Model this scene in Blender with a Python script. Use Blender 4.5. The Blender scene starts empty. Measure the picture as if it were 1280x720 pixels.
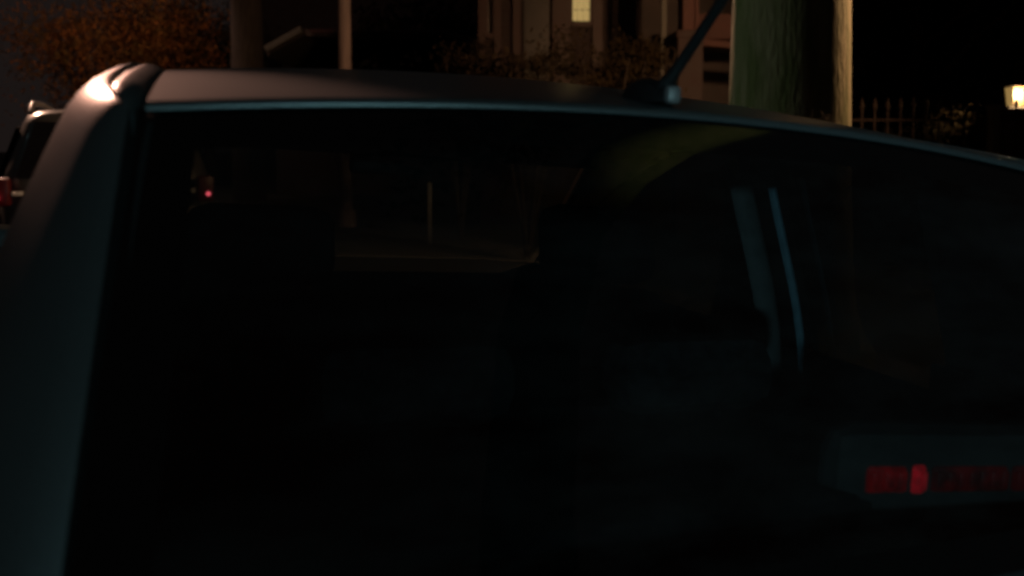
import bpy, bmesh, math, random
from mathutils import Vector, Matrix
R = math.radians
random.seed(7)
sc = bpy.context.scene
COL = sc.collection

# ------------------------------------------------------------------ camera
FPX = 1000.0; CAMZ = 1.38; PITCH = R(3.0); PPY = 239.0
def at(px, py, Y):
    u = (px - 640) / FPX; v = (PPY - py) / FPX
    d = Vector((u, math.cos(PITCH) + v * math.sin(PITCH), v * math.cos(PITCH) - math.sin(PITCH)))
    return Vector((0, 0, CAMZ)) + d * (Y / d.y)
cd = bpy.data.cameras.new('camera'); cam = bpy.data.objects.new('camera', cd); COL.objects.link(cam)
cam.location = (0, 0, CAMZ); cam.rotation_euler = (R(90) - PITCH, 0, 0)
cd.sensor_width = 36; cd.lens = 36 * FPX / 1280
cd.shift_y = -(360 - PPY) / 1280
cd.clip_start = 0.02; cd.clip_end = 600
cd.dof.use_dof = True; cd.dof.focus_distance = 1.8; cd.dof.aperture_fstop = 3.2
sc.camera = cam

# ------------------------------------------------------------------ materials
def mat(name, base, rough=0.6, metal=0.0, var=0.0, scale=8.0, bump=0.0, bscale=40.0, coat=0.0, spec=0.5, stretch=None, base2=None):
    m = bpy.data.materials.new(name); m.use_nodes = True
    nt = m.node_tree; b = nt.nodes['Principled BSDF']
    b.inputs['Base Color'].default_value = (*base, 1); b.inputs['Roughness'].default_value = rough
    b.inputs['Metallic'].default_value = metal; b.inputs['Coat Weight'].default_value = coat
    b.inputs['Specular IOR Level'].default_value = spec
    tc = nt.nodes.new('ShaderNodeTexCoord'); mp = nt.nodes.new('ShaderNodeMapping')
    nt.links.new(tc.outputs['Object'], mp.inputs['Vector'])
    if stretch: mp.inputs['Scale'].default_value = stretch
    if var or base2:
        n = nt.nodes.new('ShaderNodeTexNoise'); n.inputs['Scale'].default_value = scale; n.inputs['Detail'].default_value = 6
        nt.links.new(mp.outputs['Vector'], n.inputs['Vector'])
        cr = nt.nodes.new('ShaderNodeValToRGB')
        cr.color_ramp.elements[0].position = .35; cr.color_ramp.elements[1].position = .65
        b2 = base2 or tuple(c * (1 + var) for c in base)
        b1 = base if base2 else tuple(c * (1 - var) for c in base)
        cr.color_ramp.elements[0].color = (*b1, 1); cr.color_ramp.elements[1].color = (*b2, 1)
        nt.links.new(n.outputs['Fac'], cr.inputs['Fac']); nt.links.new(cr.outputs['Color'], b.inputs['Base Color'])
        mr = nt.nodes.new('ShaderNodeMapRange'); mr.inputs['To Min'].default_value = max(0.02, rough - .08); mr.inputs['To Max'].default_value = min(1, rough + .08)
        nt.links.new(n.outputs['Fac'], mr.inputs['Value']); nt.links.new(mr.outputs['Result'], b.inputs['Roughness'])
    if bump:
        n2 = nt.nodes.new('ShaderNodeTexNoise'); n2.inputs['Scale'].default_value = bscale; n2.inputs['Detail'].default_value = 8
        nt.links.new(mp.outputs['Vector'], n2.inputs['Vector'])
        bp = nt.nodes.new('ShaderNodeBump'); bp.inputs['Strength'].default_value = bump; bp.inputs['Distance'].default_value = .02
        nt.links.new(n2.outputs['Fac'], bp.inputs['Height']); nt.links.new(bp.outputs['Normal'], b.inputs['Normal'])
    return m
def emis(name, col, strength):
    m = bpy.data.materials.new(name); m.use_nodes = True
    b = m.node_tree.nodes['Principled BSDF']; b.inputs['Base Color'].default_value = (*[c * .05 for c in col], 1)
    b.inputs['Emission Color'].default_value = (*col, 1); b.inputs['Emission Strength'].default_value = strength
    return m
def glass(name, tint, gloss=1.0, film=0.0):
    m = bpy.data.materials.new(name); m.use_nodes = True
    nt = m.node_tree; nt.nodes.clear()
    out = nt.nodes.new('ShaderNodeOutputMaterial'); mix = nt.nodes.new('ShaderNodeMixShader')
    tr = nt.nodes.new('ShaderNodeBsdfTransparent'); gl = nt.nodes.new('ShaderNodeBsdfGlossy'); fr = nt.nodes.new('ShaderNodeFresnel')
    tr.inputs['Color'].default_value = (*tint, 1); gl.inputs['Roughness'].default_value = 0.02
    gl.inputs['Color'].default_value = (gloss, gloss, gloss, 1); ge = nt.nodes.new('ShaderNodeNewGeometry'); mr = nt.nodes.new('ShaderNodeMapRange')
    mr.inputs['To Min'].default_value = 1.52; mr.inputs['To Max'].default_value = 1 / 1.52
    nt.links.new(ge.outputs['Backfacing'], mr.inputs['Value']); nt.links.new(mr.outputs['Result'], fr.inputs['IOR'])
    nt.links.new(fr.outputs['Fac'], mix.inputs[0]); nt.links.new(tr.outputs[0], mix.inputs[1]); nt.links.new(gl.outputs[0], mix.inputs[2])
    last = mix
    if film:   # thin uneven film of road dust on the glass
        df = nt.nodes.new('ShaderNodeBsdfDiffuse'); df.inputs['Color'].default_value = (.5, .5, .48, 1)
        tc = nt.nodes.new('ShaderNodeTexCoord'); mp = nt.nodes.new('ShaderNodeMapping'); mp.inputs['Scale'].default_value = (2.2, 2.2, 6)
        n1 = nt.nodes.new('ShaderNodeTexNoise'); n1.inputs['Scale'].default_value = 2.4; n1.inputs['Detail'].default_value = 8; n1.inputs['Roughness'].default_value = .65
        mr2 = nt.nodes.new('ShaderNodeMapRange'); mr2.inputs['From Min'].default_value = .38; mr2.inputs['From Max'].default_value = .72; mr2.inputs['To Max'].default_value = film
        nt.links.new(tc.outputs['Object'], mp.inputs['Vector']); nt.links.new(mp.outputs['Vector'], n1.inputs['Vector']); nt.links.new(n1.outputs['Fac'], mr2.inputs['Value'])
        last = nt.nodes.new('ShaderNodeMixShader'); nt.links.new(mr2.outputs['Result'], last.inputs[0]); nt.links.new(mix.outputs[0], last.inputs[1]); nt.links.new(df.outputs[0], last.inputs[2])
    nt.links.new(last.outputs[0], out.inputs['Surface'])
    return m
M = dict(
    paint=mat('grey_teal_paint', (.115, .135, .14), .35, .68, .12, 900),
    black=mat('black_trim', (.008, .008, .009), .45, 0, .2, 30),
    rubber=mat('black_rubber', (.012, .012, .012), .6, 0, .2, 60, .1, 200, spec=.25),
    frit=mat('black_window_border', (.003, .003, .003), .06, 0, 0, 30),
    glass=glass('tinted_glass', (.34, .37, .37), film=.017), glassf=glass('clear_glass', (.45, .48, .48)), glassp=glass('privacy_glass', (.04, .042, .045)),
    trim=mat('dark_trim_plastic', (.010, .011, .012), .9, 0, .15, 25, .1, 300, spec=.1),
    sidetrim=mat('grey_side_trim', (.040, .044, .045), .85, 0, .2, 12, .2, 200, spec=.1),
    housing=mat('dull_grey_housing', (.045, .05, .05), .8, 0, .2, 18, .1, 300),
    greytrim=mat('grey_trim_plastic', (.21, .235, .235), .6, 0, .12, 25, .1, 300),
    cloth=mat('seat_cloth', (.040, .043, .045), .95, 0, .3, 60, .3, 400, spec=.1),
    cloth_shaded=mat('shaded_seat_cloth', (.008, .008, .009), .95, 0, .3, 60, .3, 400, spec=.05),  # same cloth darkened, shade put into the colour of the front seats
    liner=mat('headliner', (.012, .012, .013), .95, 0, .1, 60, .1, 400),
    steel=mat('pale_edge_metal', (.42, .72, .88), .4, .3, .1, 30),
    tyre=mat('tyre_rubber', (.02, .02, .02), .8, 0, .2, 20, .2, 100),
    rim=mat('wheel_alloy', (.35, .35, .36), .35, .8, .1, 10),
    redlens=mat('red_lens', (.45, .008, .015), .25, 0, .3, 60, .4, 90, coat=.5),
    whitelens=mat('clear_lens', (.5, .5, .5), .2, 0, .2, 60, .3, 90),
    suv=mat('dark_grey_paint', (.10, .095, .09), .33, .5, .1, 600, coat=.4),
    suvglass=mat('dark_window', (.006, .006, .008), .12, 0, .1, 5),
    asphalt=mat('asphalt', (.045, .043, .042), .85, 0, .3, 6, .5, 120),
    concrete=mat('sidewalk_concrete', (.042, .039, .036), .85, 0, .25, 4, .3, 80),
    earth=mat('lawn', (.012, .014, .006), .95, 0, .5, 5, .6, 60),
    bark=mat('mossy_bark', (.070, .085, .024), .9, 0, 0, 7, .9, 26, stretch=(1.6, 1.6, .35), base2=(.15, .14, .08)),
    bark2=mat('brown_bark', (.018, .012, .009), .9, 0, .4, 9, .8, 30, stretch=(2, 2, .4)),
    polew=mat('weathered_pole', (.24, .185, .185), .7, 0, .15, 6, .15, 60, stretch=(2, 2, .3)),
    poled=mat('dark_wood_pole', (.055, .046, .042), .9, 0, .3, 9, .4, 40, stretch=(3, 3, .3)),
    lampmetal=mat('grey_lamp_metal', (.25, .25, .25), .5, .5, .1, 20),
    red=mat('dark_red_siding', (.011, .0020, .0024), .75, 0, .2, 5, .2, 60),
    redtrim=mat('red_brown_trim', (.022, .0050, .0055), .6, 0, .15, 9, .1, 60),
    pink=mat('pinkish_stucco', (.048, .019, .017), .85, 0, .15, 6, .3, 80),
    dark=mat('dark_siding', (.030, .022, .021), .8, 0, .25, 3, .2, 60),
    shingle=mat('roof_shingle', (.05, .042, .04), .9, 0, .3, 8, .5, 50),
    fascia=mat('pale_fascia', (.05, .05, .042), .7, 0, .15, 9),
    void=mat('dark_opening', (.01, .008, .008), .4, 0, .2, 9),
    iron=mat('black_iron', (.010, .007, .006), .85, 0, .3, 30, spec=.1),
    leaf_o=mat('orange_leaves', (.20, .07, .018), .9, 0, 0, 1.6, spec=.1, base2=(.10, .065, .018)),
    leaf_g=mat('green_leaves', (.008, .0065, .003), .9, 0, 0, 2.2, spec=.1, base2=(.016, .0105, .0035)),
    leaf_d=mat('dark_leaves', (.010, .0085, .005), .9, 0, 0, 2, spec=.1, base2=(.016, .0105, .006)),
    curtain=emis('lit_curtain', (1.0, .68, .24), .45),
    lampglow=emis('warm_lamp_glow', (1.0, .62, .22), 26),
    lampglass=emis('lantern_glass', (1.0, .62, .20), .28),
    sodium=emis('sodium_diffuser', (1.0, .62, .42), .6),
    cool=emis('cool_diffuser', (.55, .9, 1.0), 2),
    taillit=emis('tail_lamp_glow', (1.0, .02, .05), .002),
    red_mid=emis('lit_red_lens', (1.0, .010, .022), .062), red_hot=emis('bright_red_lens', (1.0, .018, .04), .20), red_low=emis('dim_red_lens', (1.0, .01, .02), .016),
    bulb=emis('tail_bulb_glow', (1.0, .10, .14), 5.0),
)
for k_ in ('red_mid', 'red_hot', 'red_low'):
    _nt = M[k_].node_tree; _n = _nt.nodes.new('ShaderNodeTexNoise'); _n.inputs['Scale'].default_value = 55; _n.inputs['Detail'].default_value = 3
    _tc = _nt.nodes.new('ShaderNodeTexCoord'); _nt.links.new(_tc.outputs['Object'], _n.inputs['Vector'])
    _m = _nt.nodes.new('ShaderNodeMapRange'); _m.inputs['From Min'].default_value = .35; _m.inputs['From Max'].default_value = .65
    _e = _nt.nodes['Principled BSDF'].inputs['Emission Strength']; _m.inputs['To Min'].default_value = _e.default_value * .25; _m.inputs['To Max'].default_value = _e.default_value * 1.5
    _nt.links.new(_n.outputs['Fac'], _m.inputs['Value']); _nt.links.new(_m.outputs['Result'], _e)
# curtain folds (procedural stripes in the emission of the lit cloth)
_nt = M['curtain'].node_tree; _w = _nt.nodes.new('ShaderNodeTexWave'); _w.inputs['Scale'].default_value = 7; _w.inputs['Distortion'].default_value = .2
_tc = _nt.nodes.new('ShaderNodeTexCoord'); _nt.links.new(_tc.outputs['Object'], _w.inputs['Vector'])
_cr = _nt.nodes.new('ShaderNodeValToRGB'); _cr.color_ramp.elements[0].color = (.62, .40, .12, 1); _cr.color_ramp.elements[1].color = (1, .72, .28, 1)
_nt.links.new(_w.outputs['Fac'], _cr.inputs['Fac']); _nt.links.new(_cr.outputs['Color'], _nt.nodes['Principled BSDF'].inputs['Emission Color'])

# ------------------------------------------------------------------ helpers
def tag(o, label=None, cat=None, group=None, kind=None):
    if label: o['label'] = label
    if cat: o['category'] = cat
    if group: o['group'] = group
    if kind: o['kind'] = kind
    return o
def thing(name, label, cat, loc=(0, 0, 0), rot=(0, 0, 0), group=None):
    o = bpy.data.objects.new(name, None); COL.objects.link(o); o.location = loc; o.rotation_euler = rot
    return tag(o, label, cat, group)
def obj(name, bm, m, parent=None, smooth=True, mods=None):
    me = bpy.data.meshes.new(name); bmesh.ops.recalc_face_normals(bm, faces=bm.faces); bm.to_mesh(me); bm.free()
    for x in (m if isinstance(m, (list, tuple)) else [m]): me.materials.append(x)
    if smooth:
        for p in me.polygons: p.use_smooth = True
        try: me.set_sharp_from_angle(angle=R(40))
        except Exception: pass
    o = bpy.data.objects.new(name, me); COL.objects.link(o)
    if parent: o.parent = parent
    return o
def box(bm, c, s, rot=None, bev=0.0):
    r = bmesh.ops.create_cube(bm, size=1.0); vs = r['verts']
    bmesh.ops.scale(bm, vec=s, verts=vs)
    if bev:
        es = list({e for v in vs for e in v.link_edges})
        g = bmesh.ops.bevel(bm, geom=es, offset=bev, segments=2, affect='EDGES', profile=.5); vs = list({v for f in g['faces'] for v in f.verts} | {v for v in vs if v.is_valid})
    if rot: bmesh.ops.rotate(bm, cent=(0, 0, 0), matrix=rot, verts=vs)
    bmesh.ops.translate(bm, vec=c, verts=vs)
def tube(bm, pts, radii, n=10, cap=True, wob=0.0, flat=1.0):
    pts = [Vector(p) for p in pts]; rings = []
    ref = None
    for i, p in enumerate(pts):
        d = (pts[min(i + 1, len(pts) - 1)] - pts[max(i - 1, 0)]).normalized()
        if ref is None:
            ref = d.orthogonal().normalized()
            if abs(d.z) > .7: ref = Vector((1, 0, 0)); 
        a = (ref - d * ref.dot(d)).normalized(); ref = a; b = d.cross(a)
        r = radii[i] if isinstance(radii, (list, tuple)) else radii
        ring = []
        for k in range(n):
            t = 2 * math.pi * k / n
            rr = r * (1 + wob * (math.sin(3 * t + i * .35) * .5 + math.sin(7 * t + 1.3 + i * .2) * .3 + random.uniform(-.25, .25)))
            ring.append(bm.verts.new(p + a * math.cos(t) * rr + b * math.sin(t) * rr * flat))
        rings.append(ring)
    for A, B in zip(rings, rings[1:]):
        for k in range(n): bm.faces.new((A[k], A[(k + 1) % n], B[(k + 1) % n], B[k]))
    if cap: bm.faces.new(rings[0][::-1]); bm.faces.new(rings[-1])
def grid(bm, f, us, vs, midx=None):
    V = [[bm.verts.new(f(u, v)) for v in vs] for u in us]
    for i in range(len(us) - 1):
        for j in range(len(vs) - 1):
            fc = bm.faces.new((V[i][j], V[i + 1][j], V[i + 1][j + 1], V[i][j + 1]))
            if midx: fc.material_index = midx(.5 * (us[i] + us[i + 1]), .5 * (vs[j] + vs[j + 1]))
    return V
def lin(a, b, n): return [a + (b - a) * i / (n - 1) for i in range(n)]
def interp(tab, t):
    if t <= tab[0][0]: return tab[0][1]
    for (a, x), (b, y) in zip(tab, tab[1:]):
        if t <= b: return x + (y - x) * (t - a) / (b - a)
    return tab[-1][1]
def loops(bm, L, cap_bottom=True, cap_top=False, n=56):
    """stack of rounded-rectangle plan loops: (z, halfwidth, rear_y, front_y, exponent)"""
    rings = []
    for z, w, y0, y1, e in L:
        cy, h = (y0 + y1) / 2, (y1 - y0) / 2; ring = []
        for k in range(n):
            t = 2 * math.pi * (k + .5) / n; c, s = math.cos(t), math.sin(t)
            ring.append(bm.verts.new((w * math.copysign(abs(c) ** (2 / e), c), cy + h * math.copysign(abs(s) ** (2 / e), s), z)))
        rings.append(ring)
    for A, B in zip(rings, rings[1:]):
        for k in range(n): bm.faces.new((A[k], A[(k + 1) % n], B[(k + 1) % n], B[k]))
    if cap_bottom: bm.faces.new(rings[0][::-1])
    if cap_top: bm.faces.new(rings[-1])
def wheel(car, x, y, r, w):
    bm = bmesh.new(); s = 1 if x > 0 else -1
    prof = [(r * .66, -w / 2), (r * .93, -w / 2), (r, -w / 2 + .03), (r, w / 2 - .03), (r * .93, w / 2), (r * .66, w / 2)]
    n = 28; rings = [[bm.verts.new((x + q, y + math.cos(2 * math.pi * k / n) * rr, r + math.sin(2 * math.pi * k / n) * rr)) for k in range(n)] for rr, q in prof]
    for A, B in zip(rings, rings[1:] + rings[:1]):
        for k in range(n): bm.faces.new((A[k], A[(k + 1) % n], B[(k + 1) % n], B[k]))
    wo = obj('wheel', bm, M['tyre'], car)
    bm = bmesh.new()
    for k in range(5):
        a = 2 * math.pi * k / 5
        box(bm, (x + s * (w / 2 - .02), y + math.cos(a) * r * .35, r + math.sin(a) * r * .35), (.025, r * .6, .06), Matrix.Rotation(a, 3, 'X'), .008)
    tube(bm, [(x + s * (w / 2 - .06), y, r), (x + s * (w / 2 - .005), y, r)], [.07, .06], 14)
    tube(bm, [(x - s * .03, y, r), (x + s * (w / 2 - .05), y, r)], [r * .66, r * .66], 28)
    obj('rim', bm, M['rim'], wo)

# ------------------------------------------------------------------ the near hatchback
YAW = R(21.3); ROLL = R(3.76)
car = thing('parked_car', 'grey-teal hatchback filling the foreground, its rear window and roof seen from behind', 'car', (.166 + (.06 - .0925) * math.cos(YAW), .85 + (.06 - .0925) * math.sin(YAW), .0117), (0, ROLL, YAW))
car.scale = (1.12, 1, 1)
ZB = .97
def zr(y): return 1.41 + .089 * (1 - ((y - .85) / .85) ** 2)
def bow(x): return .010 * (x / .5) ** 2
def yrear(x, z):
    t = max(0, (1.41 - z) / .36); return -.16 * t ** .92 + bow(x)
SIDE = [(0, .540), (.004, .549), (.012, .558), (.026, .567), (.055, .577), (.10, .590), (.17, .610), (.27, .642), (.38, .676), (.49, .70), (.60, .71)]
def Wside(z): return interp(SIDE, 1.475 - z)
def Wg(z): return .512 + .016 * (1.41 - z) / .36
# roof skin
bm = bmesh.new()
def f_roof(x, v):
    y0 = bow(x)
    if v < 0:  # rolled trailing lip
        k = [-.0, .25, .6, .9, 1.0][int(-v)]
        a = k * R(115); return Vector((x, y0 - .006 * math.sin(a), zr(y0) - .0365 * (x / .5) ** 2 - .0065 * (1 - math.cos(a))))
    y = y0 + v * (1.5 - y0); return Vector((x, y, zr(y) - .0365 * (x / .5) ** 2))
grid(bm, f_roof, lin(-.503, .503, 41), [-4, -3, -2, -1] + lin(0, 1, 28))
obj('roof', bm, M['paint'], car)
bm = bmesh.new()
grid(bm, lambda x, y: Vector((x, bow(x) + .075 + y, zr(y + .075) - .045 - .03 * (x / .5) ** 2)), lin(-.485, .485, 15), lin(0, 1.315, 14))
for y0, z0 in ((1.40, 1.395),): box(bm, (0, y0, z0), (1.04, .10, .09), None, .02)
obj('headliner', bm, M['liner'], car)
# drip-rail caps, seams
for s in (-1, 1):
    bm = bmesh.new()
    ys = [.045, .05, .06, .075, .10, .2, .4, .7, 1.0, 1.3, 1.5]
    tube(bm, [(s * .522, y + .005, zr(y) - .047 + (0 if y > .07 else -.012 * (.075 - y) / .03)) for y in ys], [.004, .009, .013, .0155, .0165] + [.0165] * 6, 14)
    obj('roof_moulding', bm, M['paint'], car)
    bm = bmesh.new()
    grid(bm, lambda a, y: Vector((s * (.478 + a * .044), y, zr(y) - .060)), [0, 1], lin(.062, 1.5, 12))
    obj('roof_ditch', bm, M['black'], car)
# side panels: rear corner pillar with rolled edge, roof rail, B pillar, A pillar
SD = .032
def zt(y): return zr(y) - SD if y <= 1.5 else (zr(1.5) - SD) + (ZB - zr(1.5) + SD) * (y - 1.5) / .75
DZ = [0, .003, .009, .018, .030, .048, .075, .105, .145, .19, .24, .30, .36, .42, .49]
for s in (-1, 1):
    bm = bmesh.new()
    def f_pil(dz, v):
        z1 = 1.41 - SD - dz
        z1 = max(z1, ZB - .02)
        wg = Wg(z1); yr = yrear(wg, z1)
        ztop = 1.475 - dz
        W = Wside(ztop)
        if v <= 1:
            a = v * math.pi / 2; b = .16
            x = wg + (W - wg) * math.sin(a); y = yr + b * (1 - math.cos(a))
            z = (zr(max(0, y)) if dz < .40 else 1.41) - SD - dz - .012 * (1 - math.sin(a)) ** 2 * math.exp(-dz / .07); z = max(z, ZB - .02)
            return Vector((s * x, y, z))
        yy = yr + .16; y = yy + (v - 1) * (.30 - yy)
        return Vector((s * W, y, max(ZB - .02, zr(max(0, y)) - SD - dz)))
    grid(bm, f_pil, DZ, lin(0, 1, 13) + [1.15, 1.3, 1.5, 1.75, 2])
    # closed top, folding down into the roof seam
    grid(bm, lambda k, v: f_pil(0, v) + Vector((-s * [0, .002, .004, .004][k], 0, [0, .0005, -.002, -.02][k])), [0, 1, 2, 3], lin(0, 1, 13) + [1.15, 1.3, 1.5, 1.75, 2])
    # return flange into the window opening
    obj('rear_pillar', bm, M['paint'], car)
    bm = bmesh.new(); grid(bm, lambda dz, v: f_pil(dz, 0) + Vector((-s * .012 * v, .03 * v, 0)), DZ, [0, 1]); obj('window_seal', bm, M['rubber'], car)
    bm = bmesh.new(); grid(bm, lambda dz, v: f_pil(dz, v) + Vector((-s * .02, .012 * (1 - v / 2), -.004)), DZ[2:], [.05, .3, .6, 1, 1.4, 2]); obj('pillar_lining', bm, M['liner'], car)
    bm = bmesh.new()
    def f_side(y, z, off=0): 
        return Vector((s * (Wside(z + 1.475 - zr(min(max(y, 0), 1.5)) + SD) - off), y, z))
    ys = lin(.30, 1.5, 16) + lin(1.55, 2.25, 8)
    grid(bm, lambda y, k: f_side(y, zt(y) - k * min(.06, max(.004, zt(y) - ZB))), ys, [0, .03, .12, .3, .6, 1])       # rail + A pillar
    grid(bm, lambda y, k: f_side(y, zt(y)) + Vector((-s * [0, .002, .004, .004][k], 0, [0, .0005, -.002, -.02][k])), ys, [0, 1, 2, 3])
    obj('roof_rail', bm, M['paint'], car)
    bm = bmesh.new()
    for off in (0.0, .03): grid(bm, lambda y, k: f_side(y, ZB + k * (zt(y) - .05 - ZB), off), [.66, .72, .78], lin(0, 1, 8))
    obj('centre_pillar', bm, M['black'], car)
    # inner pillar trim and its pale rear edge
    bm = bmesh.new()
    pts = [f_side(.75, z, .055) for z in lin(.78, 1.335, 11)]
    tube(bm, pts, .026, 10, flat=.8); obj('pillar_trim', bm, M['greytrim'], car)
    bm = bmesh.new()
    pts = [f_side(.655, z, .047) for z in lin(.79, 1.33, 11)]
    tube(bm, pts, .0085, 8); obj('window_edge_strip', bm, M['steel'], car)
    bm = bmesh.new()
    grid(bm, lambda y, k: f_side(y, ZB + k * (zt(y) - .05 - ZB), .012), [.29, .47, .66], lin(0, 1, 8)); obj('quarter_window', bm, M['glassp'], car)
    bm = bmesh.new()
    grid(bm, lambda y, k: f_side(y, ZB + k * max(.0, (zt(y) - .055 - ZB)), .012), lin(.78, 2.12, 14), lin(0, 1, 8)); obj('door_window', bm, M['glassp'], car)
    # inner side trim below the glass, wheel house
    bm = bmesh.new()
    grid(bm, lambda y, z: Vector((s * (.655 - .10 * max(0, 1 - abs(y - .12) / .5) * (1 if z < .8 else .3)), y, z)), lin(.03, 2.2, 24), [.35, .5, .65, .78])
    grid(bm, lambda y, z: Vector((s * .625, y, z)), lin(.03, .30, 4), [.78, 1.04])
    grid(bm, lambda y, k: Vector((s * (.625 + k * .044), y, 1.04 - .02 * k)), lin(.03, .30, 5), [0, .5, 1])
    grid(bm, lambda y, k: Vector((s * (.655 + k * .022), y, .78 + .185 * k)), lin(.30, 2.2, 10), [0, .5, 1])
    obj('side_trim', bm, M['sidetrim'], car)
    # door mirror
    bm = bmesh.new(); box(bm, (s * .90, 1.95, 1.02), (.2, .09, .13), None, .035); box(bm, (s * .78, 1.97, .98), (.12, .04, .04))
    obj('door_mirror', bm, M['paint'], car)
# rear window
bm = bmesh.new()
def f_rw(u, z):
    w = Wg(z) - .004; x = u * w
    return Vector((x, yrear(x, z) + .004, z - .0365 * (x / .5) ** 2 * max(0, (z - .97) / .43)))
def m_rw(u, z): return 1 if (abs(u) > .915 or z > 1.366 or z < 1.0) else 0
grid(bm, f_rw, [-1, -.96, -.915] + lin(-.86, .86, 25) + [.915, .96, 1], lin(.965, 1.0, 3) + lin(1.03, 1.34, 16) + [1.366, 1.380, 1.392, 1.407], m_rw)
obj('rear_window', bm, [M['glass'], M['frit']], car)
# windscreen
bm = bmesh.new()
def f_ws(u, t):
    y = 1.48 + .77 * t; z = zt(1.5) + (ZB - zt(1.5)) * t; w = Wside(z + .03) - .03
    return Vector((u * w, y + .10 * (1 - u * u) * (.3 + .7 * t), z - .002))
grid(bm, f_ws, lin(-1, 1, 17), [0, .06, .13] + lin(.2, 1, 8), lambda u, t: 1 if t < .13 else 0); obj('windscreen', bm, [M['glassf'], M['frit']], car)
# lower body
bm = bmesh.new()
loops(bm, [(.20, .74, -.22, 3.30, 6), (.32, .79, -.30, 3.38, 5), (.46, .815, -.31, 3.40, 5), (.56, .82, -.29, 3.38, 5), (.58, .815, -.24, 3.34, 5),
           (.72, .815, -.225, 3.26, 5), (.84, .795, -.21, 3.10, 5), (.93, .735, -.20, 2.62, 6), (.962, .714, -.195, 2.34, 7), (.968, .706, -.17, 2.28, 7)])
obj('body', bm, M['paint'], car)
bm = bmesh.new(); grid(bm, lambda x, y: Vector((x, y, .974 - .012 * (x / .7) ** 2)), lin(-.70, .70, 9), lin(1.85, 2.24, 4)); grid(bm, lambda x, k: Vector((x, 1.85 - .04 * k, .974 - .3 * k)), lin(-.7, .7, 9), [0, .3, 1])
box(bm, (0, 1.2, .40), (1.3, 2.2, .04))
obj('dashboard', bm, M['trim'], car)
bm = bmesh.new(); tube(bm, [(-.36 + .18 * math.cos(a), 1.72 + .05 * math.sin(a), .93 + .17 * math.sin(a)) for a in lin(0, 2 * math.pi, 25)], .014, 8, False); obj('steering_wheel', bm, M['black'], car)
# parcel shelf
bm = bmesh.new(); box(bm, (0, .06, .955), (1.22, .36, .02), None, .008); box(bm, (0, -.055, .985), (1.02, .05, .05), None, .012); obj('parcel_shelf', bm, M['trim'], car)
# seats
def seat(name, x, y, w, zbase, ztop, hz, hw, hh, cm):
    bm = bmesh.new(); r = Matrix.Rotation(R(-14), 3, 'X'); h = ztop - zbase
    box(bm, (x, y, (zbase + ztop) / 2), (w, .13, h), r, .045)
    box(bm, (x, y + .30, zbase + .03), (w, .5, .16), None, .05)
    o = obj(name, bm, cm, car)
    hb = bmesh.new(); box(hb, (x, y - .5 * h * .22 - .01, hz), (hw, .10, hh), r, .042); obj('headrest', hb, cm, o)
    for sx in (-.06, .06):
        pb = bmesh.new(); tube(pb, [(x + sx, y - .5 * h * .22, ztop - .04), (x + sx, y - .5 * h * .22, hz)], .006, 8)
        obj('headrest_post', pb, M['trim'], o)
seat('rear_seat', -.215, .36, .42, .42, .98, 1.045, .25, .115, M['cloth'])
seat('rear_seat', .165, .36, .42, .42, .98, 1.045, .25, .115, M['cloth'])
seat('front_seat', -.35, 1.08, .48, .42, 1.04, 1.145, .27, .17, M['cloth_shaded'])
seat('front_seat', .35, 1.08, .48, .42, 1.04, 1.165, .27, .19, M['cloth_shaded'])
# mirror inside
bm = bmesh.new(); box(bm, (.0, 1.55, 1.325), (.22, .03, .06), None, .015); tube(bm, [(0, 1.56, 1.34), (0, 1.60, 1.40)], .012, 8); obj('rear_view_mirror', bm, M['black'], car)
# brake light bar on the shelf
bm = bmesh.new(); box(bm, (0, 0, 0), (.34, .05, .118), None, .03); bl = obj('brake_light', bm, M['housing'], car); bl.location = (.288, -.075, 1.016); bl.rotation_euler = (0, R(1.5), R(-9))
for i, (x0, x1) in enumerate(((-.135, -.090), (-.083, -.068), (-.060, .03), (.036, .145))):
    bm = bmesh.new(); n = max(2, int((x1 - x0) / .012))
    box(bm, ((x0 + x1) / 2, -.0235, .004), (x1 - x0, .010, .029 + .003 * (i == 1)), None, .004)
    for k in range(n): box(bm, (x0 + (x1 - x0) * (k + .5) / n, -.0295, .004), ((x1 - x0) / n * .72, .006, .022), None, .0025)
    obj('lens', bm, M[('red_mid', 'red_hot', 'red_low', 'red_low')[i]], bl)
# rear wiper pivot hidden low, number plate and tail lamps on the lower tailgate
for s in (-1, 1):
    bm = bmesh.new(); box(bm, (s * .66, -.19, .80), (.15, .10, .2), Matrix.Rotation(R(s * 22), 3, 'Z'), .03); obj('tail_lamp', bm, M['redlens'], car)
bm = bmesh.new(); box(bm, (0, -.235, .74), (.32, .012, .16), None, .004); obj('number_plate', bm, M['fascia'], car)
# antenna
bm = bmesh.new()
def dome(u, v):
    a = u * 2 * math.pi; r = math.cos(v * math.pi / 2)
    return Vector((.018 * r * math.cos(a), .052 * r * math.sin(a) + .012 * v, .031 * math.sin(v * math.pi / 2)))
grid(bm, dome, lin(0, 1, 25), lin(0, .98, 8))
ant = obj('antenna', bm, M['rubber'], car); ant.location = (-.044, .062, zr(.062) - .004)
bm = bmesh.new(); D = Vector((.11, -.66, .74)); P0 = Vector((.0, -.030, .014))
tube(bm, [P0 + D * t for t in (0, .012, .02, .05, .12, .25, .42)], [.0095, .0095, .0060, .0058, .0053, .0045, .0035], 12)
mst = obj('mast', bm, M['rubber'], ant)
bm = bmesh.new(); box(bm, (.0, -.050, .008), (.016, .012, .020), None, .005); obj('mount_glint', bm, M['lampmetal'], ant)  # pale block added as the highlight on the antenna base
for x in (-.80, .80):
    for y in (.30, 2.70): wheel(car, x, y, .29, .19)

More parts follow.
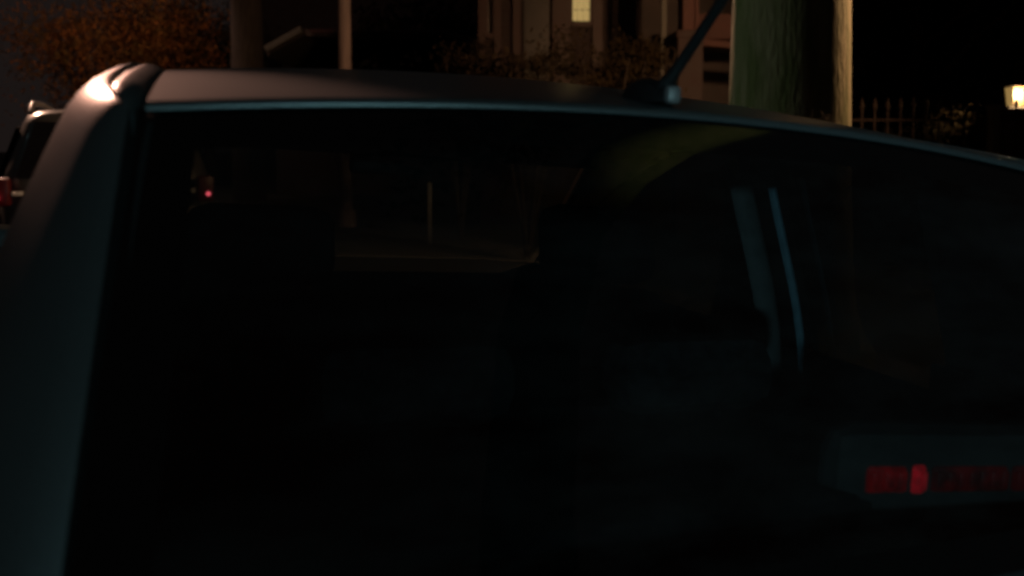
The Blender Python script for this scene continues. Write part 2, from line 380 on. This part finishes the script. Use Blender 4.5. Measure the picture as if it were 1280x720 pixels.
# ------------------------------------------------------------------ SUV ahead
p = at(134, 250, 7.0)
suv = thing('suv', 'dark grey suv with red tail lamps and roof rails, ahead on the left', 'car', (p.x, p.y, .02), (0, 0, R(23)))
bm = bmesh.new()
loops(bm, [(.28, .82, .05, 4.4, 6), (.42, .90, -.08, 4.5, 6), (.62, .92, -.08, 4.5, 6), (.66, .91, -.01, 4.46, 6), (.90, .92, 0, 4.4, 6), (1.02, .90, .01, 4.25, 6), (1.08, .88, .03, 3.3, 7),
           (1.2, .845, .07, 3.05, 7), (1.4, .775, .15, 2.7, 7), (1.58, .71, .22, 2.35, 7), (1.66, .67, .25, 2.2, 6.5), (1.70, .60, .32, 2.05, 6), (1.725, .42, .5, 1.8, 5), (1.73, .1, .9, 1.3, 4)], cap_top=True, n=96)
obj('body', bm, M['suv'], suv)
bm = bmesh.new(); grid(bm, lambda u, z: Vector((u * interp([(1.1, .70), (1.6, .56)], z), interp([(1.08, .024), (1.2, .064), (1.4, .144), (1.58, .214), (1.66, .244)], z) , z)), lin(-1, 1, 9), lin(1.12, 1.60, 8)); obj('rear_window', bm, M['suvglass'], suv)
for s in (-1, 1):
    for y0, y1 in ((.35, 1.25), (1.33, 2.1)):
        bm = bmesh.new(); grid(bm, lambda y, z: Vector((s * (interp([(1.08, .884), (1.2, .849), (1.4, .779), (1.58, .714)], z)), y, z)), lin(y0, y1, 4), lin(1.12, 1.56, 5)); obj('side_window', bm, M['suvglass'], suv)
    bm = bmesh.new(); ys = [.45, .50, .6, 1.2, 1.8, 1.9, 1.95]; hs = [1.66, 1.71, 1.745, 1.76, 1.745, 1.71, 1.66]
    tube(bm, [(s * .62, y, z + .03) for y, z in zip(ys, hs)], .022, 10); obj('roof_bar', bm, M['lampmetal'], suv)
    bm = bmesh.new(); box(bm, (s * .80, .03, 1.0), (.15, .10, .24), Matrix.Rotation(R(s * 12), 3, 'Z'), .03); tl = obj('tail_lamp', bm, M['taillit'], suv)
    bm = bmesh.new(); bmesh.ops.create_icosphere(bm, subdivisions=2, radius=.021); bmesh.ops.translate(bm, vec=(s * .83 , -.03, .955), verts=bm.verts); obj('bulb', bm, M['bulb'], tl)
    bm = bmesh.new(); box(bm, (s * .675, .01, .985), (.09, .06, .04), None, .01); obj('reverse_lens', bm, M['whitelens'], tl)
bm = bmesh.new(); box(bm, (0, -.01, .84), (.5, .02, .13), None, .004); obj('number_plate', bm, M['fascia'], suv)
for x in (-.86, .86):
    for y in (.85, 3.55): wheel(suv, x, y, .36, .22)

# ------------------------------------------------------------------ ground, road, sidewalk
bm = bmesh.new(); grid(bm, lambda x, y: Vector((x, y, -.2)), lin(-300, 300, 13), lin(-150, 450, 13)); tag(obj('ground', bm, M['earth'], None, False), kind='structure')
# centre line of the parked lane follows the near car and then bends left
def lane(t):
    x, y, h = .166, .85, YAW; st = .5 if t > 0 else -.5; k = 0
    while abs(k) < abs(t):
        if k > 4: h = min(h + .006, YAW + .35)
        x += -math.sin(h) * st; y += math.cos(h) * st; k += st
    return Vector((x, y, 0)), Vector((math.cos(h), math.sin(h), 0))
T = lin(-24, 70, 95)
def strip(name, a, b, z0, z1, m, cross=7):
    bm = bmesh.new(); P = {t: lane(t) for t in T}
    def f(t, k): c, r = P[t]; q = c + r * (a + (b - a) * k); return Vector((q.x, q.y, z0 + (z1 - z0) * k))
    grid(bm, f, T, lin(0, 1, cross)); return tag(obj(name, bm, m), kind='structure')
bm = bmesh.new(); P = {t: lane(t) for t in T}; LAT = [-7.5, -5, -3, -1.6, -.6, .4, 1.15]
def zroad(l): return -.004 - .0657 * l if l > -1.6 else .101 + .045 * (l + 1.6)
def f_rd(t, l): c, r = P[t]; q = c + r * l; return Vector((q.x, q.y, zroad(l)))
grid(bm, f_rd, T, LAT); tag(obj('road', bm, M['asphalt']), kind='structure')
bm = bmesh.new(); P = {t: lane(t) for t in T}
def f_k(t, k): c, r = P[t]; q = c + r * [1.15, 1.155, 1.165, 1.32][k]; return Vector((q.x, q.y, [-.09, .115, .126, .128][k]))
grid(bm, f_k, T, [0, 1, 2, 3]); tag(obj('kerb', bm, M['concrete']), kind='structure')
strip('sidewalk', 1.32, 3.4, .124, .13, M['concrete'])
strip('front_lawn', 3.4, 12, .115, .10, M['earth'])
strip('far_sidewalk', -9.8, -7.5, .12, .12, M['concrete'])

# ------------------------------------------------------------------ foliage
def leaves(bm, c, rad, n, size, clumps=10, hollow=.35):
    cs = []
    for i in range(clumps):
        d = Vector((random.gauss(0, 1), random.gauss(0, 1), random.gauss(0, .8))).normalized() * random.uniform(hollow, 1)
        cs.append((Vector((d.x * rad[0], d.y * rad[1], d.z * rad[2])) + Vector(c), random.uniform(.25, .5)))
    for i in range(n):
        cc, cr = random.choice(cs)
        d = Vector((random.gauss(0, .5), random.gauss(0, .5), random.gauss(0, .5)))
        q = cc + Vector((d.x * rad[0] * cr, d.y * rad[1] * cr, d.z * rad[2] * cr))
        a = Vector((random.gauss(0, 1), random.gauss(0, 1), random.gauss(0, 1))).normalized(); b = a.orthogonal().normalized()
        s = size * random.uniform(.5, 1.3)
        bm.faces.new([bm.verts.new(q + v) for v in (a * s, b * s * .5, -a * s, -b * s * .5)])
def branches(bm, p, d, L, r, depth):
    q = p; pts = [p]; rs = [r]
    for i in range(4):
        d = (d + Vector((random.uniform(-.2, .2), random.uniform(-.2, .2), random.uniform(-.08, .18)))).normalized(); q = q + d * L / 4
        pts.append(q); rs.append(r * (1 - .13 * (i + 1)))
    tube(bm, pts, rs, 7 if depth < 2 else 5, True, .05)
    if depth:
        for k in range(3):
            j = random.choice((2, 3, 4)); dd = (d + Vector((random.uniform(-.9, .9), random.uniform(-.9, .9), random.uniform(-.2, .5)))).normalized()
            branches(bm, pts[j], dd, L * .68, rs[j] * .62, depth - 1)
def tree(label, base, h, r, crown_c, crown_r, n, size, lm, bm_, group, clumps=22, depth=2, lean=(0, 0)):
    t = thing('tree', label, 'tree', base, group=group)
    bm = bmesh.new(); pts = [(lean[0] * k, lean[1] * k, h * k) for k in (0, .02, .06, .12, .25, .5, .75, 1)]
    tube(bm, pts, [r * q for q in (1.55, 1.35, 1.15, 1.06, 1, .93, .86, .8)], 28, True, .035); tr = obj('trunk', bm, bm_, t)
    bm = bmesh.new()
    for k in range(5):
        a = 2 * math.pi * k / 5 + random.random(); branches(bm, Vector(pts[-1]) - Vector((0, 0, .15 * k)), Vector((math.cos(a), math.sin(a), .9)).normalized(), (crown_c[2] - h) * .9 + .6, r * .5, depth)
    obj('limb', bm, bm_, tr)
    bm = bmesh.new(); leaves(bm, crown_c, crown_r, n, size, clumps); obj('crown', bm, lm, t, False)
    return t
# the big mossy trunk by the sidewalk
p = at(984, 187, 5.0)
TR = p.copy()
big = tree('thick mossy green tree trunk rising right of the antenna, its edges lit orange', (p.x, p.y, .1), 4.6, .372, (0, 0, 7.0), (2.8, 2.8, 1.9), 5200, .10, M['leaf_g'], M['bark'], 'street trees', 26)
bm = bmesh.new()
for k in range(16):
    a = R(-100 + random.uniform(-14, 26)); z0 = 1.30 + random.uniform(-.05, .12); b = Vector((.40 * math.cos(a), .40 * math.sin(a), z0))
    tube(bm, [b, b + Vector((random.uniform(-.05, .05), -.04, .06)), b + Vector((random.uniform(-.09, .09), -.06, random.uniform(.09, .17)))], [.004, .003, .0015], 5)
obj('sprout', bm, M['bark2'], big)
p = at(170, 187, 24)
tree('orange-leaved tree against the dim sky above the suv', (p.x - .3, p.y, 0), 2.0, .2, (.1, 0, 4.2), (3.0, 2.2, 2.7), 20000, .06, M['leaf_o'], M['bark2'], 'street trees', 40)
p = at(262, 187, 27)
tree('dark shadowy tree between the orange tree and the wooden pole', (p.x, p.y, 0), 2.0, .2, (0, 0, 4.2), (2.4, 2.0, 2.8), 9000, .08, M['leaf_d'], M['bark2'], 'street trees', 30)
for px, Y, lab in ((1110, 15, 'dark leafy tree just right of the mossy trunk, behind the iron fence'), (1210, 17, 'dark leafy tree behind the iron fence, beside the lantern'), (520, 26, 'dark distant tree between the slender lamp post and the red house')):
    p = at(px, 187, Y); tree(lab, (p.x, p.y, .1), 2.2, .2, (0, 0, 4.0), (2.1, 1.8, 2.6), 6000, .11, M['leaf_d'], M['bark2'], 'street trees', 30)
def bush(label, px, py, Y, rx, rz, m, n=1500, size=.035):
    p = at(px, py, Y); z = max(p.z, rz * .8)
    b = thing('bush', label, 'bush', (p.x, p.y, .1), group='bushes in the front gardens')
    bm = bmesh.new(); leaves(bm, (0, 0, z - .1), (rx, rx * .8, rz), n, size, 14, .2); obj('foliage', bm, m, b, False)
    bm = bmesh.new()
    for k in range(6):
        a = k * 1.05; tube(bm, [(0, 0, 0), (math.cos(a) * rx * .3, math.sin(a) * rx * .3, z * .5), (math.cos(a) * rx * .7, math.sin(a) * rx * .6, z)], [.02, .014, .006], 6)
    obj('stem', bm, M['bark2'], b)
bush('yellowish bush under the lit window', 752, 88, 9.6, .75, .42, M['leaf_g'], 2600)
bush('low brown bush left of the lit window, with a pale drooping branch', 660, 92, 9.0, .62, .30, M['leaf_d'], 1800)
bush('bush at the foot of the pink porch column', 815, 72, 10.0, .42, .42, M['leaf_g'], 1600)
bush('small dark bush left of the red house', 575, 82, 11, .5, .35, M['leaf_d'], 1500)
bush('green bush behind the iron fence pickets', 1180, 172, 10.2, .7, .3, M['leaf_g'], 2200)
bush('dark bush behind the iron fence, under the lantern', 1262, 180, 10.4, .6, .3, M['leaf_d'], 1800)

# ------------------------------------------------------------------ poles and lamps
p = at(311, 187, 19)
up = thing('utility_pole', 'thick dim wooden utility pole left of the slender lamp post', 'pole', (p.x, p.y, 0))
bm = bmesh.new(); tube(bm, [(0, 0, 0), (0, 0, 3), (0, 0, 6), (0, 0, 9.5)], [.38, .37, .34, .30], 20, True, .01); obj('pole', bm, M['poled'], up)
bm = bmesh.new(); box(bm, (0, -.1, 8.6), (2.4, .1, .12)); obj('crossarm', bm, M['poled'], up)
q_ = at(537, 262, 10.5)
mp_ = thing('marker_post', 'thin pale marker post seen through the windscreen, right of the lamp post', 'post', (q_.x, q_.y, .1))
bm = bmesh.new(); box(bm, (0, 0, .42), (.05, .03, .84), None, .006); obj('post', bm, M['lampmetal'], mp_)
bm = bmesh.new(); box(bm, (0, 0, .855), (.06, .04, .03), None, .008); obj('cap', bm, M['iron'], mp_)
def lamp(label, base, head, m, lcol, watts, r, pole_m, group, aim=None, cone=None, blend=.5, soft=.16):
    t = thing('street_lamp', label, 'street lamp', base, group=group)
    h = Vector(head) - Vector(base)
    bm = bmesh.new(); tube(bm, [(0, 0, 0), (0, 0, .3), (0, 0, .32), (0, 0, h.z * .5), (0, 0, h.z + .1)], [r * 1.6, r * 1.5, r * 1.04, r, r * .85], 18); obj('post', bm, pole_m, t)
    d = Vector((h.x, h.y, 0)); n = d.normalized() if d.length > .01 else Vector((1, 0, 0))
    bm = bmesh.new(); tube(bm, [(0, 0, h.z - .4), (h.x * .3, h.y * .3, h.z + .1), (h.x * .7, h.y * .7, h.z + .22), (h.x, h.y, h.z + .2)], r * .5, 10); obj('arm', bm, M['lampmetal'], t)
    bm = bmesh.new(); box(bm, (h.x, h.y, h.z + .16), (.5, .3, .12), Matrix.Rotation(math.atan2(n.y, n.x), 3, 'Z'), .04); hd = obj('lamp_head', bm, M['lampmetal'], t)
    bm = bmesh.new(); box(bm, (h.x, h.y, h.z + .08), (.36, .22, .04), Matrix.Rotation(math.atan2(n.y, n.x), 3, 'Z'), .015); obj('diffuser', bm, m, hd)
    l = bpy.data.lights.new('lamp_light', 'SPOT' if aim else 'POINT'); l.energy = watts; l.color = lcol; l.shadow_soft_size = soft
    lo = bpy.data.objects.new('lamp_light', l); COL.objects.link(lo); lo.parent = t; lo.location = (h.x, h.y, h.z - .12)
    if aim: l.spot_size = R(cone); l.spot_blend = blend; lo.rotation_euler = (Vector(aim) - Vector(head) + Vector((0, 0, .12))).to_track_quat('-Z', 'Y').to_euler()
    return t
pp = at(432, 187, 13)
lamp('slender pale lamp post standing behind the car roof, one side lit pink', (pp.x, pp.y, .1), (-8.6, 17.0, 6.8), M['sodium'], (1.0, .56, .38), 400, .105, M['polew'], 'street lamps', aim=(-10.6, 23, 2), cone=120)
lamp('street lamp left of the grey suv, shining on the near car roof corner', (-9.4, 6.9, .1), (-5.95, 6.2, 6.15), M['sodium'], (1.0, .48, .34), 5200, .1, M['polew'], 'street lamps', aim=(-.46, .89, 1.58), cone=2.5, blend=1, soft=.025)
lamp('added lamp on the far pavement, lighting the grey suv roof', (-12.5, 12.5, .1), (-9.5, 12.0, 6.2), M['sodium'], (1.0, .56, .38), 4800, .1, M['polew'], 'street lamps', aim=(-3.8, 7.4, 1.75), cone=17)  # extra lamp, added to light the suv roof edge
lamp('street lamp beyond the right edge, behind the mossy trunk', (6.2, 6.1, .1), (3.6, 5.6, 3.8), M['sodium'], (1.0, .53, .25), 900, .1, M['polew'], 'street lamps', aim=(-1, 8, 1.5), cone=138, blend=.25)
lamp('low cool white garden lamp behind the camera, left of the leaning tree', (-2.75, -8.3, .0), (-2.6, -8.0, 2.3), M['cool'], (.48, .88, 1.0), 800, .05, M['iron'], 'street lamps', aim=(.75, 1.4, 1.02), cone=7, blend=.4)
lamp('added low cool lamp straight behind the near car, lighting its roof lip', (4.2, -7.5, .1), (4.0, -7.25, 1.75), M['cool'], (.50, .93, 1.0), 310, .05, M['iron'], 'street lamps', aim=(.05, .9, 1.36), cone=11, blend=.4)  # second cool lamp, added to bring out the trailing lip of the roof
lamp('cool street lamp across the street, shining on the mossy trunk', (-12.5, 4.2, .1), (-9.5, 4.6, 5.6), M['cool'], (.80, 1.0, .80), 620, .09, M['iron'], 'street lamps', aim=(1.7, 5, 2.3), cone=13, blend=.3)
# leaning street tree over the right side of the car (its limb mirrors in the rear window)
lt = thing('tree', 'leaning street tree behind the camera, its long limb reaching over the car', 'tree', (2.9, -2.9, .1), group='street trees')
bm = bmesh.new(); tube(bm, [(0, 0, 0), (.0, .02, .25), (.04, .12, 1.2), (.1, .32, 2.3), (.2, .8, 3.5), (.33, 1.38, 4.25), (.57, 2.0, 4.58), (.78, 2.48, 4.66), (.98, 2.95, 4.66), (1.25, 3.5, 4.76), (1.6, 4.4, 5.05)], [.42, .36, .33, .32, .32, .31, .30, .29, .28, .27, .24], 22, True, .03); ltr = obj('trunk', bm, M['bark'], lt)
bm = bmesh.new()
for k, (q, d) in enumerate((((.33, 1.4, 4.3), (-.5, -.3, 1)), ((.78, 2.5, 4.75), (.6, .3, .9)), ((1.2, 3.4, 4.8), (-.3, .4, 1)), ((1.6, 4.4, 5.05), (.3, .6, .7)), ((.2, .8, 3.5), (.7, -.6, .8)))):
    bm = bmesh.new(); branches(bm, Vector(q), Vector(d).normalized(), 1.6, .11, 2); obj('limb', bm, M['bark'], ltr)
bm = bmesh.new(); leaves(bm, (1.0, 3.0, 7.2), (2.4, 3.2, 1.3), 2600, .09, 22); obj('crown', bm, M['leaf_g'], lt, False)
UL = thing('fill_uplight', 'added yellowish uplight for the limb of the leaning tree', 'added light', (2.4, 1.1, .13))  # added lamp, lights the limb so that it mirrors in the rear window
bm = bmesh.new(); tube(bm, [(0, 0, 0), (0, 0, .12)], .015, 8); obj('stake', bm, M['iron'], UL)
bm = bmesh.new(); tube(bm, [(0, 0, .11), (-.03, 0, .2), (-.05, 0, .26)], [.03, .05, .055], 14); hd = obj('lamp_head', bm, M['iron'], UL)
bm = bmesh.new(); tube(bm, [(-.0508, 0, .262), (-.0515, 0, .266)], .045, 14); obj('lens', bm, M['lampglass'], hd)
l = bpy.data.lights.new('uplight', 'SPOT'); l.energy = 800; l.color = (1, 1, .5); l.shadow_soft_size = .04; l.spot_size = R(32); l.spot_blend = .9
lo = bpy.data.objects.new('uplight', l); COL.objects.link(lo); lo.parent = UL; lo.location = (-.06, 0, .31); lo.rotation_euler = (Vector((3.8, -.1, 4.6)) - Vector((2.34, 1.1, .44))).to_track_quat('-Z', 'Y').to_euler()

# ------------------------------------------------------------------ red house with the lit window
def wallbox(bm, px0, px1, Y, z0, z1, depth):
    a = at(px0, 187, Y).x; b = at(px1, 187, Y).x; box(bm, ((a + b) / 2, Y + depth / 2, (z0 + z1) / 2), (b - a, depth, z1 - z0)); return a, b
H = thing('house', 'dark red house with a bright curtained window and a pink porch column', 'house', (2, 14, 0))
def hobj(name, bm, m, parent=None, sm=False):
    bmesh.ops.translate(bm, vec=(-2, -14, 0), verts=bm.verts); return obj(name, bm, m, parent or H, sm)
Yh = 13.6
bm = bmesh.new(); wallbox(bm, 600, 830, Yh, 0, 7.4, 7)
for i in range(30): box(bm, (at(715, 0, Yh).x, Yh - .008, .5 + i * .23), (at(830, 0, Yh).x - at(600, 0, Yh).x - .02, .02, .012))
hobj('wall', bm, M['red'])
bm = bmesh.new()
for a, b in ((598, 606), (618, 626), (641, 650), (690, 712), (740, 752)): wallbox(bm, a, b, Yh - .09, 1.9, 7.3, .08)
wallbox(bm, 600, 828, Yh - .14, 2.3, 2.5, .12)
hobj('trim_board', bm, M['redtrim'])
def window(px0, px1, z0, z1, Y, m):
    a = at(px0, 0, Y).x; b = at(px1, 0, Y).x; c = (a + b) / 2
    bm = bmesh.new()
    for x in (a - .04, b + .04): box(bm, (x, Y - .03, (z0 + z1) / 2), (.08, .09, z1 - z0 + .16))
    for z in (z0 - .05, z1 + .04): box(bm, (c, Y - .035, z), (b - a + .02, .11, .09))
    w = hobj('window', bm, M['redtrim'])
    bm = bmesh.new(); grid(bm, lambda x, z: Vector((x, Y - .012 + .01 * math.sin(x * 60), z)), lin(a, b, 40), [z0, (z0 + z1) / 2, z1]); hobj('curtain', bm, m, w, True)
zw = at(725, 27, Yh).z
window(715.5, 737, zw, zw + 1.0, Yh, M['curtain'])
window(610, 616, zw - .2, zw + 1.3, Yh, M['void'])
bm = bmesh.new(); wallbox(bm, 655, 686, Yh - .05, .3, 4.6, .04); hobj('doorway', bm, M['void'])
a, b = at(590, 0, Yh).x, at(840, 0, Yh).x
bm = bmesh.new(); vs = [bm.verts.new(v) for v in ((a, Yh - .5, 7.4), (b, Yh - .5, 7.4), (b, Yh + 7.3, 7.4), (a, Yh + 7.3, 7.4), ((a + b) / 2, Yh - .5, 9.6), ((a + b) / 2, Yh + 7.3, 9.6))]
for q in ((0, 1, 4), (2, 3, 5), (1, 2, 5, 4), (3, 0, 4, 5), (0, 3, 2, 1)): bm.faces.new([vs[i] for i in q])
hobj('roof', bm, M['shingle'])
# porch right of the house
Yp = 11.2
x0 = at(843, 0, Yp).x; x1 = at(878, 0, Yp).x; zc = at(0, 42, Yp).z
bm = bmesh.new()
box(bm, ((x0 + x1) / 2, Yp, (zc + 6.0) / 2), ((x1 - x0) * .62, .26, 6.0 - zc), None, .02)
for q in (.28, .72): box(bm, (x0 + (x1 - x0) * q, Yp - .14, (zc + 6.0) / 2), ((x1 - x0) * .12, .05, 6.0 - zc - .02), None, .01)
hobj('porch_column', bm, M['pink'])
bm = bmesh.new(); box(bm, ((x0 + x1) / 2, Yp, zc - .03), ((x1 - x0), .36, .12), None, .02); box(bm, ((x0 + x1) / 2, Yp, zc / 2), ((x1 - x0) * .9, .34, zc - .1), None, .01)
hobj('porch_pedestal', bm, M['red'])
bm = bmesh.new(); x2 = at(835, 0, Yp).x; box(bm, (x2, Yp + .3, 3.2), (.07, .07, 5.4)); hobj('downpipe', bm, M['fascia'])
bm = bmesh.new(); x3 = at(1000, 0, Yp + .5).x; box(bm, ((x1 + x3) / 2, Yp + .8, (at(0, 46, Yp + .5).z + at(0, 14, Yp + .5).z) / 2), (x3 - x1 + .1, .12, at(0, 14, Yp + .5).z - at(0, 46, Yp + .5).z)); hobj('porch_parapet', bm, M['pink'])
bm = bmesh.new(); box(bm, ((x1 + x3) / 2, Yp + .55, at(0, 58, Yp + .3).z), (x3 - x1 + .1, .5, .10), Matrix.Rotation(R(5), 3, 'Y'), .02); hobj('porch_ledge', bm, M['pink'])
bm = bmesh.new(); box(bm, ((x2 + x3) / 2, Yp + 2.4, 3), (x3 - x2, .1, 6)); hobj('porch_back_wall', bm, M['dark'])

FL = thing('rimlight', 'added warm floodlight on the red house wall, above the picture', 'rimlight', (1.2, Yh - .2, 5.2))  # unseen lamp added to put the orange line on the trunk's left edge
bm = bmesh.new(); box(bm, (0, .08, 0), (.1, .12, .1), None, .01); obj('bracket', bm, M['iron'], FL)
bm = bmesh.new(); box(bm, (0, -.06, 0), (.24, .12, .16), Matrix.Rotation(R(20), 3, 'X'), .02); hd = obj('lamp_head', bm, M['lampmetal'], FL)
bm = bmesh.new(); box(bm, (0, -.125, -.024), (.2, .01, .12), Matrix.Rotation(R(20), 3, 'X')); obj('diffuser', bm, M['sodium'], hd)
l = bpy.data.lights.new('rim_light', 'SPOT'); l.energy = 2600; l.color = (1, .50, .30); l.shadow_soft_size = .06; l.spot_size = R(13.2); l.spot_blend = .1
lo = bpy.data.objects.new('rim_light', l); COL.objects.link(lo); lo.parent = FL; lo.location = (0, -.2, -.03)
lo.rotation_euler = (Vector((2.33, 5, 2.0)) - Vector((1.2, Yh - .4, 5.17))).to_track_quat('-Z', 'Y').to_euler()
# dark gabled house between the poles
G = thing('house', 'low dark gabled house with one pale roof edge between the two poles', 'house', (0, 0, 0))
Yg = 22; ax, bx = at(318, 0, Yg).x, at(470, 0, Yg).x
bm = bmesh.new(); wallbox(bm, 345, 560, Yg + .4, 0, 3.4, 7); obj('wall', bm, M['dark'], G, False)
pa, pb, pc = at(333, 62, Yg), at(378, 37, Yg), at(560, 43, Yg)
bm = bmesh.new()
vs = [bm.verts.new(v) for v in (pa, pb, pc + Vector((0, 0, .1)), pb + Vector((1, 8, .6)), pc + Vector((2, 8, .6)), pa + Vector((-.5, 8, 0)))]
for q in ((0, 1, 3, 5), (1, 2, 4, 3)): bm.faces.new([vs[i] for i in q])
r_ = bmesh.ops.extrude_face_region(bm, geom=list(bm.faces)); bmesh.ops.translate(bm, vec=(0, .05, -.16), verts=[v for v in r_['geom'] if isinstance(v, bmesh.types.BMVert)])
obj('roof', bm, M['shingle'], G, False)
bm = bmesh.new(); tube(bm, [pa + Vector((0, -.05, 0)), pb + Vector((0, -.05, 0))], .10, 6); obj('fascia', bm, M['fascia'], G, False)
bm = bmesh.new(); tube(bm, [pb + Vector((.2, -.05, -.05)), pc + Vector((0, -.05, .05))], .06, 6); obj('gutter', bm, M['redtrim'], G, False)
# taller dark house behind it
for (a, b, Y, z, lab) in ((300, 640, 34, 9.5, 'tall dark house behind the low gabled one'), (1090, 1520, 19, 9.0, 'dark house in the shade behind the iron fence')):
    D_ = thing('house', lab, 'house', (0, 0, 0)); bm = bmesh.new(); A, B = wallbox(bm, a, b, Y, 0, z, 8)
    for i in range(int(z / .25)): box(bm, ((A + B) / 2, Y - .01, .2 + i * .25), (B - A - .02, .02, .012))
    obj('wall', bm, M['dark'], D_, False)
    bm = bmesh.new(); vs = [bm.verts.new(v) for v in ((A - .4, Y - .5, z), (B + .4, Y - .5, z), (B + .4, Y + 8.4, z), (A - .4, Y + 8.4, z), (A - .4, Y + 4, z + 2.6), (B + .4, Y + 4, z + 2.6))]
    for q in ((0, 1, 5, 4), (2, 3, 4, 5), (1, 2, 5), (3, 0, 4), (0, 3, 2, 1)): bm.faces.new([vs[i] for i in q])
    obj('roof', bm, M['shingle'], D_, False)
    for i in range(4):
        for zz in (1.2, 4.2):
            x = A + (B - A) * (i + .5) / 4; bm = bmesh.new()
            for sx in (-.5, .5): box(bm, (x + sx, Y - .05, zz + .75), (.09, .08, 1.6))
            for sz in (0, 1.5): box(bm, (x, Y - .055, zz + sz), (.92, .10, .09))
            w = obj('window', bm, M['redtrim'], D_, False)
            bm = bmesh.new(); box(bm, (x, Y - .03, zz + .75), (.9, .02, 1.4)); obj('pane', bm, M['suvglass'], w, False)

# ------------------------------------------------------------------ iron fence, gate post and lantern
F = thing('iron_fence', 'black iron picket fence behind the car at the right', 'fence', (0, 0, 0))
Yf = 8.6; fa, fb = at(1000, 0, Yf).x, at(1420, 0, Yf).x; ztop = at(0, 136, Yf).z
n = int((fb - fa) / .135)
bm = bmesh.new()
for i in range(n):
    x = fa + (fb - fa) * i / n; zt_ = ztop + random.uniform(-.015, .015)
    tube(bm, [(x, Yf, .14), (x, Yf, zt_)], .011, 6)
    tube(bm, [(x, Yf, zt_ - .01), (x, Yf, zt_ + .035), (x, Yf, zt_ + .12)], [.011, .024, .002], 6)
pk = obj('picket', bm, M['iron'], F); 
bm = bmesh.new()
for z in (.3, ztop - .12): box(bm, ((fa + fb) / 2, Yf, z), (fb - fa, .035, .022))
obj('rail', bm, M['iron'], F, False)
for px in (1243,):
    bm = bmesh.new(); x = at(px, 0, Yf).x; box(bm, (x, Yf - .05, ztop / 2), (.09, .09, ztop), None, .006); box(bm, (x, Yf - .05, ztop + .02), (.12, .12, .04), None, .01); obj('post', bm, M['poled'], F, False)
L = at(1270, 118, 9.6)
GP = thing('gate_post', 'stone gate post carrying the glowing lantern', 'post', (L.x, L.y, .1))
bm = bmesh.new(); hz = L.z - .1 - .16; box(bm, (0, 0, hz / 2 - .04), (.34, .34, hz - .08), None, .01); obj('shaft', bm, M['red'], GP, False)
bm = bmesh.new(); box(bm, (0, 0, hz - .035), (.44, .44, .07), None, .015); obj('cap', bm, M['red'], GP, False)
LT = thing('lantern', 'glowing yellow lantern on top of the gate post at the right edge', 'lantern', (L.x, L.y, L.z - .16))
bm = bmesh.new(); box(bm, (0, 0, .012), (.17, .17, .024), None, .005)
for sx in (-1, 1):
    for sy in (-1, 1): tube(bm, [(sx * .075, sy * .075, .02), (sx * .095, sy * .095, .25)], .006, 6)
v0 = [bm.verts.new((sx * .125, sy * .125, .25)) for sx, sy in ((-1, -1), (1, -1), (1, 1), (-1, 1))]; ap = bm.verts.new((0, 0, .35)); bm.faces.new(v0)
for k in range(4): bm.faces.new((v0[k], v0[(k + 1) % 4], ap))
tube(bm, [(0, 0, .34), (0, 0, .40)], [.014, .006], 8); obj('cage', bm, M['iron'], LT, False)
bm = bmesh.new(); w0 = [bm.verts.new((sx * .066, sy * .066, .03)) for sx, sy in ((-1, -1), (1, -1), (1, 1), (-1, 1))]; w1 = [bm.verts.new((sx * .084, sy * .084, .245)) for sx, sy in ((-1, -1), (1, -1), (1, 1), (-1, 1))]
for k in range(4): bm.faces.new((w0[k], w0[(k + 1) % 4], w1[(k + 1) % 4], w1[k]))
obj('glass', bm, M['lampglass'], LT, False)
bm = bmesh.new(); bmesh.ops.create_icosphere(bm, subdivisions=2, radius=.056); bmesh.ops.translate(bm, vec=(0, 0, .13), verts=bm.verts); obj('bulb', bm, M['lampglow'], LT)
l = bpy.data.lights.new('lantern_light', 'POINT'); l.energy = 75; l.color = (1, .62, .28); l.shadow_soft_size = .05
lo = bpy.data.objects.new('lantern_light', l); COL.objects.link(lo); lo.parent = LT; lo.location = (0, -.16, .14)

# ------------------------------------------------------------------ world
w = bpy.data.worlds.new('World'); sc.world = w; w.use_nodes = True
nt = w.node_tree; bg = nt.nodes['Background']; out = nt.nodes['World Output']
sky = nt.nodes.new('ShaderNodeTexSky'); sky.sky_type = 'NISHITA'; sky.sun_disc = False; sky.sun_elevation = R(-8); sky.sun_rotation = R(120)
nt.links.new(sky.outputs[0], bg.inputs['Color']); bg.inputs['Strength'].default_value = .05
bg2 = nt.nodes.new('ShaderNodeBackground'); bg2.inputs['Color'].default_value = (.0096, .0070, .0064, 1); bg2.inputs['Strength'].default_value = 1.0
ad = nt.nodes.new('ShaderNodeAddShader'); nt.links.new(bg.outputs[0], ad.inputs[0]); nt.links.new(bg2.outputs[0], ad.inputs[1]); nt.links.new(ad.outputs[0], out.inputs['Surface'])

# ------------------------------------------------------------------ render settings
sc.view_settings.view_transform = 'Standard'; sc.view_settings.look = 'None'; sc.view_settings.exposure = 0; sc.view_settings.gamma = 1
sc.cycles.use_denoising = True
sc.cycles.filter_width = 2.6
sc.cycles.max_bounces = 8; sc.cycles.transparent_max_bounces = 12
sc.cycles.caustics_reflective = False; sc.cycles.caustics_refractive = False
